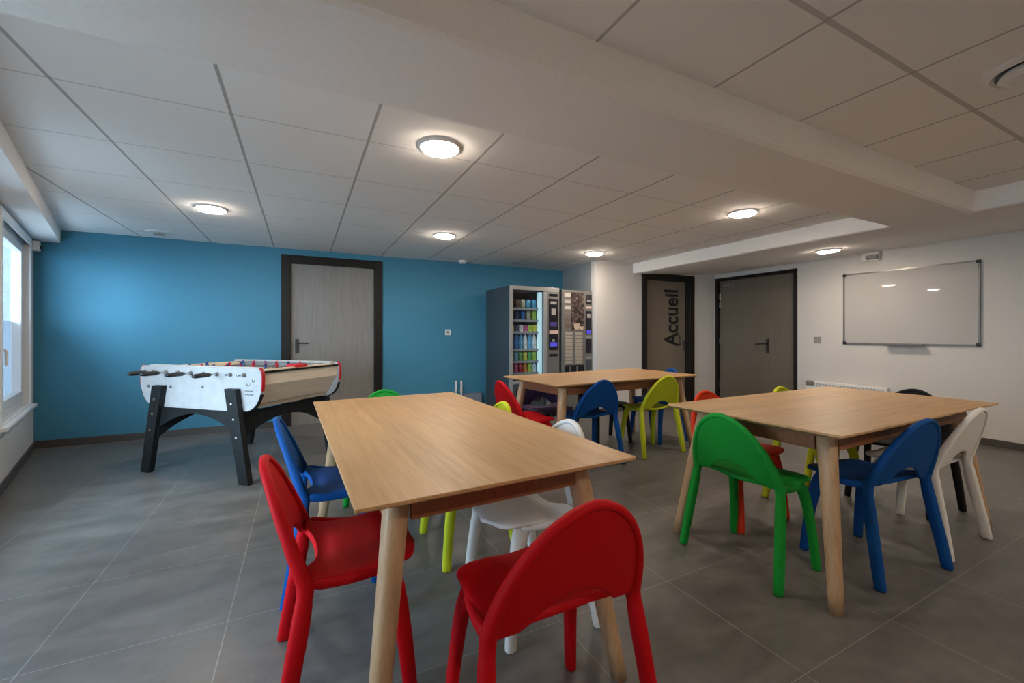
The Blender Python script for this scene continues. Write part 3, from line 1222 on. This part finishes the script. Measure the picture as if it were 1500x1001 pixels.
def arch_pts(L, z_top, z_end, z_mid, n=14):
    lo = [(-L + 2 * L * i / n, z_end + (z_mid - z_end) * (1 - (abs(-1 + 2 * i / n)) ** 2.0)) for i in range(n + 1)]
    return [(-L, z_top), (L, z_top)] + list(reversed(lo))


for sy in (-1, 1):
    bm = new_bm()
    yo = sy * (b - 0.005)
    add_prism(bm, arch_pts(0.44, 0.552, 0.36, 0.515), lambda x, z: Vector((x, yo - 0.02, z)), lambda x, z: Vector((x, yo + 0.008, z)))
    obj('arched_brace', bm, M['ft_black'], ft)
for sx in (-1, 1):
    bm = new_bm()
    xo = sx * 0.43
    add_prism(bm, arch_pts(b + 0.02, 0.54, 0.30, 0.46), lambda y, z: Vector((xo - 0.02, y, z)), lambda y, z: Vector((xo + 0.02, y, z)))
    obj('arched_brace', bm, M['ft_black'], ft)
# rods with players; four handles on each side
rods = [(-0.49, 1, -1, 0), (-0.35, 2, -1, 0), (-0.21, 3, 1, 1), (-0.07, 5, -1, 0), (0.07, 5, 1, 1), (0.21, 3, -1, 0), (0.35, 2, 1, 1), (0.49, 1, 1, 1)]
zr = 0.842
for (rx, npl, side, team) in rods:
    bm = new_bm()
    y_h = side * (b + 0.055)
    y_o = -side * (b + 0.04)
    add_tube(bm, [(rx, y_o, zr), (rx, y_h, zr)], [0.008, 0.008], 10)
    rod = obj('rod', bm, M['chrome'], ft, smooth=False)
    bm = new_bm()
    add_tube(bm, [(rx, y_h, zr), (rx, y_h + side * 0.02, zr), (rx, y_h + side * 0.11, zr), (rx, y_h + side * 0.135, zr)], [0.012, 0.017, 0.019, 0.014], 14)
    obj('handle', bm, M['black_plastic'], rod, smooth=True)
    for sy in (-1, 1):
        bm = new_bm()
        add_tube(bm, [(rx, sy * (b - 0.001), zr), (rx, sy * (b + 0.012), zr)], [0.018, 0.016], 14)
        obj('bushing', bm, M['alu'], rod)
    for i in range(npl):
        py = 0.0 if npl == 1 else -0.26 + 0.52 * i / (npl - 1)
        bm = new_bm()
        add_tube(bm, [(rx, py, zr - 0.075), (rx, py, zr - 0.05), (rx, py, zr - 0.01), (rx, py, zr + 0.028), (rx, py, zr + 0.036)],
                 [(0.008, 0.012), (0.010, 0.010), (0.016, 0.011), (0.019, 0.011), (0.007, 0.006)], 10)
        add_lathe(bm, [(0.003, -0.013), (0.010, -0.008), (0.012, 0.0), (0.010, 0.008), (0.003, 0.013)], 10, (rx, py, zr + 0.047))
        obj('player', bm, M['ft_blue'] if team == 0 else M['ft_red'], rod, smooth=True,
            label='blue player figure' if team == 0 else 'red player figure')


# ------------------------------------------------------------------ vending machines
M['vm_side'] = mat('dark_grey_sheet_metal', (0.045, 0.057, 0.068), 0.4)
M['vm_face'] = mat('light_grey_door_metal', (0.17, 0.168, 0.162), 0.35, 0.2)
M['vm_rim'] = mat('silver_door_rim', (0.31, 0.32, 0.325), 0.3, 0.2)
M['vm_inside'] = mat('dark_interior', (0.06, 0.07, 0.075), 0.6)
M['vm_led'] = mat('cold_led_strip', (0.9, 1, 1), 0.5, emit=((0.45, 0.80, 0.84), 0.33))
M['vm_blue'] = mat('lit_blue_display', (0.02, 0.02, 0.2), 0.4, emit=((0.10, 0.09, 0.75), 0.55))
M['vm_violet'] = mat('violet_panel', (0.06, 0.045, 0.22), 0.4)
M['vm_pink'] = mat('pale_pink_label', (0.62, 0.45, 0.40), 0.5)
M['vm_black'] = mat('black_gloss_panel', (0.010, 0.010, 0.016), 0.25)
YF = 4.95
X0, X1, ZT = 2.465, 3.245, 1.815
vm = thing('snack_vending_machine', 'tall grey snack vending machine with a lit glass front', 'vending machine', (0, YF, 0))
bm = new_bm()
DEP = 0.80
t = 0.035
zb0, zb1 = 0.52, ZT - 0.06           # window zone
xg1 = X0 + 0.555                     # right edge of the window zone
add_box(bm, X0, X0 + t, 0.03, DEP, 0.05, ZT)
add_box(bm, X1 - 0.20, X1, 0.03, DEP, 0.05, ZT)
add_box(bm, X0 + t, X1 - 0.20, 0.03, DEP, ZT - 0.05, ZT)
add_box(bm, X0 + t, X1 - 0.20, 0.03, DEP, 0.05, zb0 - 0.03)
add_box(bm, X0 + t, X1 - 0.20, DEP - 0.03, DEP, zb0 - 0.03, ZT - 0.05)
obj('cabinet', bm, M['vm_side'], vm)
bm = new_bm()
for fx in (X0 + 0.06, X1 - 0.06):
    for fy in (0.10, DEP - 0.08):
        add_lathe(bm, [(0.03, 0), (0.03, 0.05)], 14, (fx, fy, 0))
obj('foot', bm, M['black_plastic'], vm)
bm = new_bm()
add_box(bm, X0, X0 + 0.045, 0, 0.03, 0.30, ZT)
add_box(bm, X0 + 0.045, X1, 0, 0.03, ZT - 0.055, ZT)
add_box(bm, xg1 - 0.03, xg1 + 0.02, 0, 0.03, 0.30, ZT - 0.055)
add_box(bm, X0 + 0.045, xg1 - 0.03, 0, 0.03, 0.49, 0.53)
obj('door_rim', bm, M['vm_rim'], vm, bevel=0.005)
bm = new_bm()
add_box(bm, xg1 + 0.02, X1, 0.0, 0.03, 0.06, ZT - 0.055)
pan = obj('control_door', bm, M['vm_face'], vm, bevel=0.004)
bm = new_bm()
add_box(bm, X0 + 0.045, xg1 - 0.03, 0.010, 0.015, 0.53, ZT - 0.055)
obj('glass', bm, M['vend_glass'], vm)
bm = new_bm()
add_box(bm, xg1 - 0.085, xg1 - 0.032, 0.045, 0.10, 0.55, ZT - 0.07)
obj('light_column', bm, M['vm_led'], vm, label='lit pale cyan column')
bm = new_bm()
add_box(bm, X0 + 0.045, xg1 - 0.03, 0.005, 0.03, 0.06, 0.485)
lowp = obj('lower_panel', bm, M['vm_side'], vm, bevel=0.003)
bm = new_bm()
add_box(bm, X0 + 0.10, xg1 - 0.08, 0.0, 0.006, 0.25, 0.43)
obj('delivery_flap', bm, M['vm_black'], lowp, bevel=0.01)
# control column details (x centre, z centre, half width, half height)
cxm = (xg1 + 0.02 + X1) / 2
for nm, z0, z1, dw, mm in (('black_panel', 0.94, 1.66, 0.075, 'vm_black'), ('lock_plate', 1.69, 1.73, 0.07, 'vm_black'), ('coin_return', 0.85, 0.885, 0.07, 'vm_black')):
    bm = new_bm()
    add_box(bm, cxm - dw, cxm + dw, -0.006, 0.0, z0, z1)
    obj(nm, bm, M[mm], pan, bevel=0.003)
for nm, z0, z1, dw, mm in (('card_reader', 1.58, 1.62, 0.05, 'grey_plastic'), ('note_slot', 1.43, 1.52, 0.035, 'grey_plastic'),
                           ('display', 1.27, 1.33, 0.055, 'vm_violet'), ('price_label', 1.165, 1.215, 0.07, 'vm_pink'),
                           ('coin_slot', 1.06, 1.09, 0.02, 'vm_rim'), ('keypad', 0.99, 1.05, 0.058, 'vm_blue')):
    bm = new_bm()
    add_box(bm, cxm - dw, cxm + dw, -0.011, -0.006, z0, z1)
    obj(nm, bm, M[mm], pan, bevel=0.003)
# shelves
rows = [1.545, 1.375, 1.215, 0.985, 0.795, 0.615, 0.545]
rows = [1.52, 1.36, 1.20, 0.96, 0.80, 0.64, 0.535]
for z in rows[:-1]:
    bm = new_bm()
    add_box(bm, X0 + t, xg1 - 0.09, 0.06, 0.55, z - 0.012, z)
    sh = obj('shelf', bm, M['vm_rim'], vm)
    bm = new_bm()
    add_box(bm, X0 + t, xg1 - 0.09, 0.052, 0.06, z - 0.030, z + 0.002)
    obj('price_strip', bm, M['vm_rim'], sh)
bm = new_bm()
add_box(bm, X0 + t + 0.001, xg1 - 0.09, 0.57, 0.58, 0.53, ZT - 0.06)
obj('back_lining', bm, M['vm_inside'], vm)


# snacks: one bag, can, bottle and bar mesh each in the colours the photograph shows
def snack_bm(kind):
    bm = new_bm()
    if kind == 'bag':
        rows_ = []
        for i in range(9):
            v = i / 8
            th_ = 0.022 * math.sin(PI * v) ** 0.6 + 0.001
            w_ = 0.030 - 0.003 * math.sin(PI * v)
            rows_.append((v * 0.125, w_, th_))
        add_tube(bm, [(0, 0, z) for z, _, _ in rows_], [(w_, th_) for _, w_, th_ in rows_], 14, 2.6, (1, 0, 0))
    elif kind == 'can':
        add_lathe(bm, [(0.024, 0), (0.029, 0.006), (0.029, 0.105), (0.024, 0.115), (0.022, 0.113), (0.001, 0.112)], 16)
    elif kind == 'bottle':
        add_lathe(bm, [(0.026, 0), (0.029, 0.008), (0.029, 0.075), (0.024, 0.102), (0.012, 0.118), (0.012, 0.138), (0.001, 0.139)], 16)
    elif kind == 'tall':
        add_lathe(bm, [(0.028, 0), (0.031, 0.008), (0.031, 0.12), (0.026, 0.15), (0.013, 0.18), (0.013, 0.20), (0.001, 0.201)], 16)
    else:
        add_box(bm, -0.028, 0.028, -0.02, 0.02, 0, 0.085)
    return bm


SC_COL = {'blue': (0.02, 0.14, 0.42), 'sky blue': (0.10, 0.35, 0.55), 'yellow': (0.62, 0.55, 0.06), 'green': (0.06, 0.33, 0.08), 'lime': (0.38, 0.52, 0.06),
          'red': (0.50, 0.015, 0.03), 'pink': (0.50, 0.10, 0.25), 'orange': (0.60, 0.20, 0.03), 'white': (0.65, 0.65, 0.62), 'brown': (0.10, 0.05, 0.03), 'navy': (0.03, 0.04, 0.14),
          'cream': (0.45, 0.40, 0.28), 'black': (0.02, 0.02, 0.025)}
SN_M = {}
for q, v in SC_COL.items():
    SN_M[q] = speck_mat(q.replace(' ', '_') + '_packaging', v, 0.35, 22, 0.35)
proto = {}
WORD = {'bag': ('snack_bag', 'snack bag'), 'can': ('drink_can', 'drink can'), 'bottle': ('drink_bottle', 'drink bottle'), 'tall': ('water_bottle', 'tall drink bottle'), 'bar': ('snack_box', 'snack box')}
ORD = ['top', 'second', 'third', 'fourth', 'fifth', 'sixth']
LAY = [
    ('bag', ['brown', 'brown', 'cream', 'sky blue', 'sky blue']),
    ('bag', ['cream', 'navy', 'blue', 'cream', 'lime']),
    ('bar', ['yellow', 'navy', 'white', 'pink', 'lime', 'yellow']),
    ('tall', ['blue', 'blue', 'sky blue', 'white', 'sky blue', 'white']),
    ('can', ['lime', 'sky blue', 'green', 'yellow', 'green', 'lime']),
    ('bottle', ['yellow', 'pink', 'red', 'orange', 'lime', 'white']),
]
for ri, (kind, cols) in enumerate(LAY):
    n = len(cols)
    xa, xb = X0 + 0.075, xg1 - 0.125
    for ci, colr in enumerate(cols):
        for dpt in range(2):
            x = xa + (xb - xa) * ci / (n - 1)
            key = (kind, colr)
            nm, wd = WORD[kind]
            if key not in proto:
                o = obj(nm, snack_bm(kind), SN_M[colr], smooth=kind != 'bar')
                proto[key] = o
            else:
                o = proto[key].copy()
                C.objects.link(o)
            o.location = (x, YF + 0.11 + dpt * 0.09, rows[ri])
            tag(o, '%s %s on the %s shelf of the snack machine, %s row' % (colr, wd, ORD[ri], 'front' if dpt == 0 else 'rear'), wd.split()[-1],
                '%s %ss on the %s shelf, %s row' % (colr, wd, ORD[ri], 'front' if dpt == 0 else 'rear'))
# small red cans at the bottom
for ci in range(6):
    x = X0 + 0.075 + (xg1 - 0.125 - X0 - 0.075) * ci / 5
    colr = ['black', 'navy', 'black', 'red', 'red', 'black'][ci]
    key = ('can', colr)
    if key not in proto:
        o = proto[key] = obj('drink_can', snack_bm('can'), SN_M[colr], smooth=True)
    else:
        o = proto[key].copy()
        C.objects.link(o)
    o.location = (x, YF + 0.11, 0.49)
    tag(o, '%s drink can standing in the bottom row of the snack machine' % colr, 'can', '%s cans in the bottom row' % colr)

# coffee machine
C0, C1, CZ = 3.285, 3.815, 1.795
cm = thing('coffee_machine', 'tall hot drinks machine with a coffee picture beside the snack machine', 'coffee machine', (0, YF, 0))
bm = new_bm()
add_box(bm, C0, C1, 0.03, 0.72, 0.05, CZ)
obj('cabinet', bm, M['vm_side'], cm)
bm = new_bm()
for fx in (C0 + 0.05, C1 - 0.05):
    for fy in (0.08, 0.66):
        add_lathe(bm, [(0.03, 0), (0.03, 0.05)], 14, (fx, fy, 0))
obj('foot', bm, M['black_plastic'], cm)
bm = new_bm()
add_box(bm, C0, C1, 0, 0.03, 0.06, CZ)
cd = obj('door', bm, M['vm_face'], cm, bevel=0.004)
xr = C0 + 0.40


def pic_mat():
    """poster of coffee beans, a light cup and steam"""
    m = mat('coffee_picture', (0.1, 0.07, 0.06), 0.3)
    k = NT(m)
    v = k.obj()
    vo = k.n('ShaderNodeTexVoronoi')
    vo.inputs['Scale'].default_value = 24
    k.l(v, vo.inputs['Vector'])
    c = k.ramp(vo.outputs['Distance'], [(0.0, (0.30, 0.25, 0.23)), (0.35, (0.09, 0.06, 0.055)), (0.7, (0.02, 0.012, 0.012))])
    k.l(c, k.b.inputs['Base Color'])
    return m


bm = new_bm()
add_box(bm, C0 + 0.16, xr - 0.015, -0.004, 0.0, 1.22, CZ - 0.03)
obj('picture', bm, pic_mat(), cd, label='dark picture of coffee beans')
bm = new_bm()
add_lathe(bm, [(0.035, 0), (0.05, 0.03), (0.055, 0.09), (0.05, 0.09), (0.001, 0.085)], 18, (C0 + 0.255, -0.002, 1.225), Matrix.Diagonal((1, 0.10, 1)))
add_lathe(bm, [(0.030, 0), (0.04, 0.02), (0.045, 0.05), (0.04, 0.05), (0.001, 0.045)], 18, (C0 + 0.335, -0.003, 1.225), Matrix.Diagonal((1, 0.10, 1)))
obj('cup_picture', bm, mat('cream_print', (0.50, 0.40, 0.31), 0.5), cd)
for i in range(6):
    bm = new_bm()
    zz = CZ - 0.075 - i * 0.088
    add_box(bm, C0 + 0.045, C0 + 0.145, -0.006, 0, zz - 0.025, zz + 0.025)
    obj('drink_picture', bm, mat('drink_print', [(0.5, 0.47, 0.44), (0.42, 0.38, 0.35), (0.5, 0.48, 0.45), (0.2, 0.16, 0.14), (0.16, 0.12, 0.10), (0.14, 0.10, 0.08)][i], 0.4), cd)
for cidx in (0, 1):
    for i in range(9):
        bm = new_bm()
        xa = C0 + 0.055 + cidx * 0.175
        zz = 1.195 - i * 0.052
        add_box(bm, xa, xa + 0.125, -0.008, 0, zz - 0.046, zz)
        obj('selection_button', bm, M.setdefault('vm_btn', mat('beige_selection_label', (0.36, 0.32, 0.27), 0.5)), cd, bevel=0.003)
bm = new_bm()
add_box(bm, C0 + 0.05, xr - 0.015, -0.003, 0, 0.33, 0.715)
bay = obj('dispensing_bay', bm, M['vm_black'], cd)
for q in (0.13, 0.25):
    bm = new_bm()
    add_box(bm, C0 + q, C0 + q + 0.02, -0.010, -0.003, 0.42, 0.70)
    obj('nozzle_bar', bm, M['alu'], bay)
bm = new_bm()
add_box(bm, C0 + 0.05, xr - 0.015, -0.010, 0.0, 0.315, 0.33)
obj('drip_tray', bm, M['steel'], cd)
for nm, z0, z1, mm in (('black_panel', 1.60, 1.74, 'vm_black'), ('black_panel', 1.16, 1.50, 'vm_black'), ('black_panel', 0.88, 1.09, 'vm_black'), ('black_panel', 0.50, 0.78, 'vm_side'),
                       ('price_label', 1.535, 1.57, 'vm_pink'), ('price_label', 1.105, 1.125, 'vm_rim'), ('coin_return', 0.80, 0.83, 'grey_plastic')):
    bm = new_bm()
    add_box(bm, xr + 0.015, C1 - 0.012, -0.006, 0, z0, z1)
    obj(nm, bm, M[mm], cd, bevel=0.002)
for nm, z0, z1, dw, mm in (('display', 1.40, 1.46, 0.03, 'grey_plastic'), ('keypad', 1.17, 1.225, 0.035, 'vm_blue'), ('card_reader', 1.64, 1.66, 0.03, 'grey_plastic')):
    bm = new_bm()
    q = (xr + C1) / 2
    add_box(bm, q - dw, q + dw, -0.011, -0.006, z0, z1)
    obj(nm, bm, M[mm], cd, bevel=0.002)
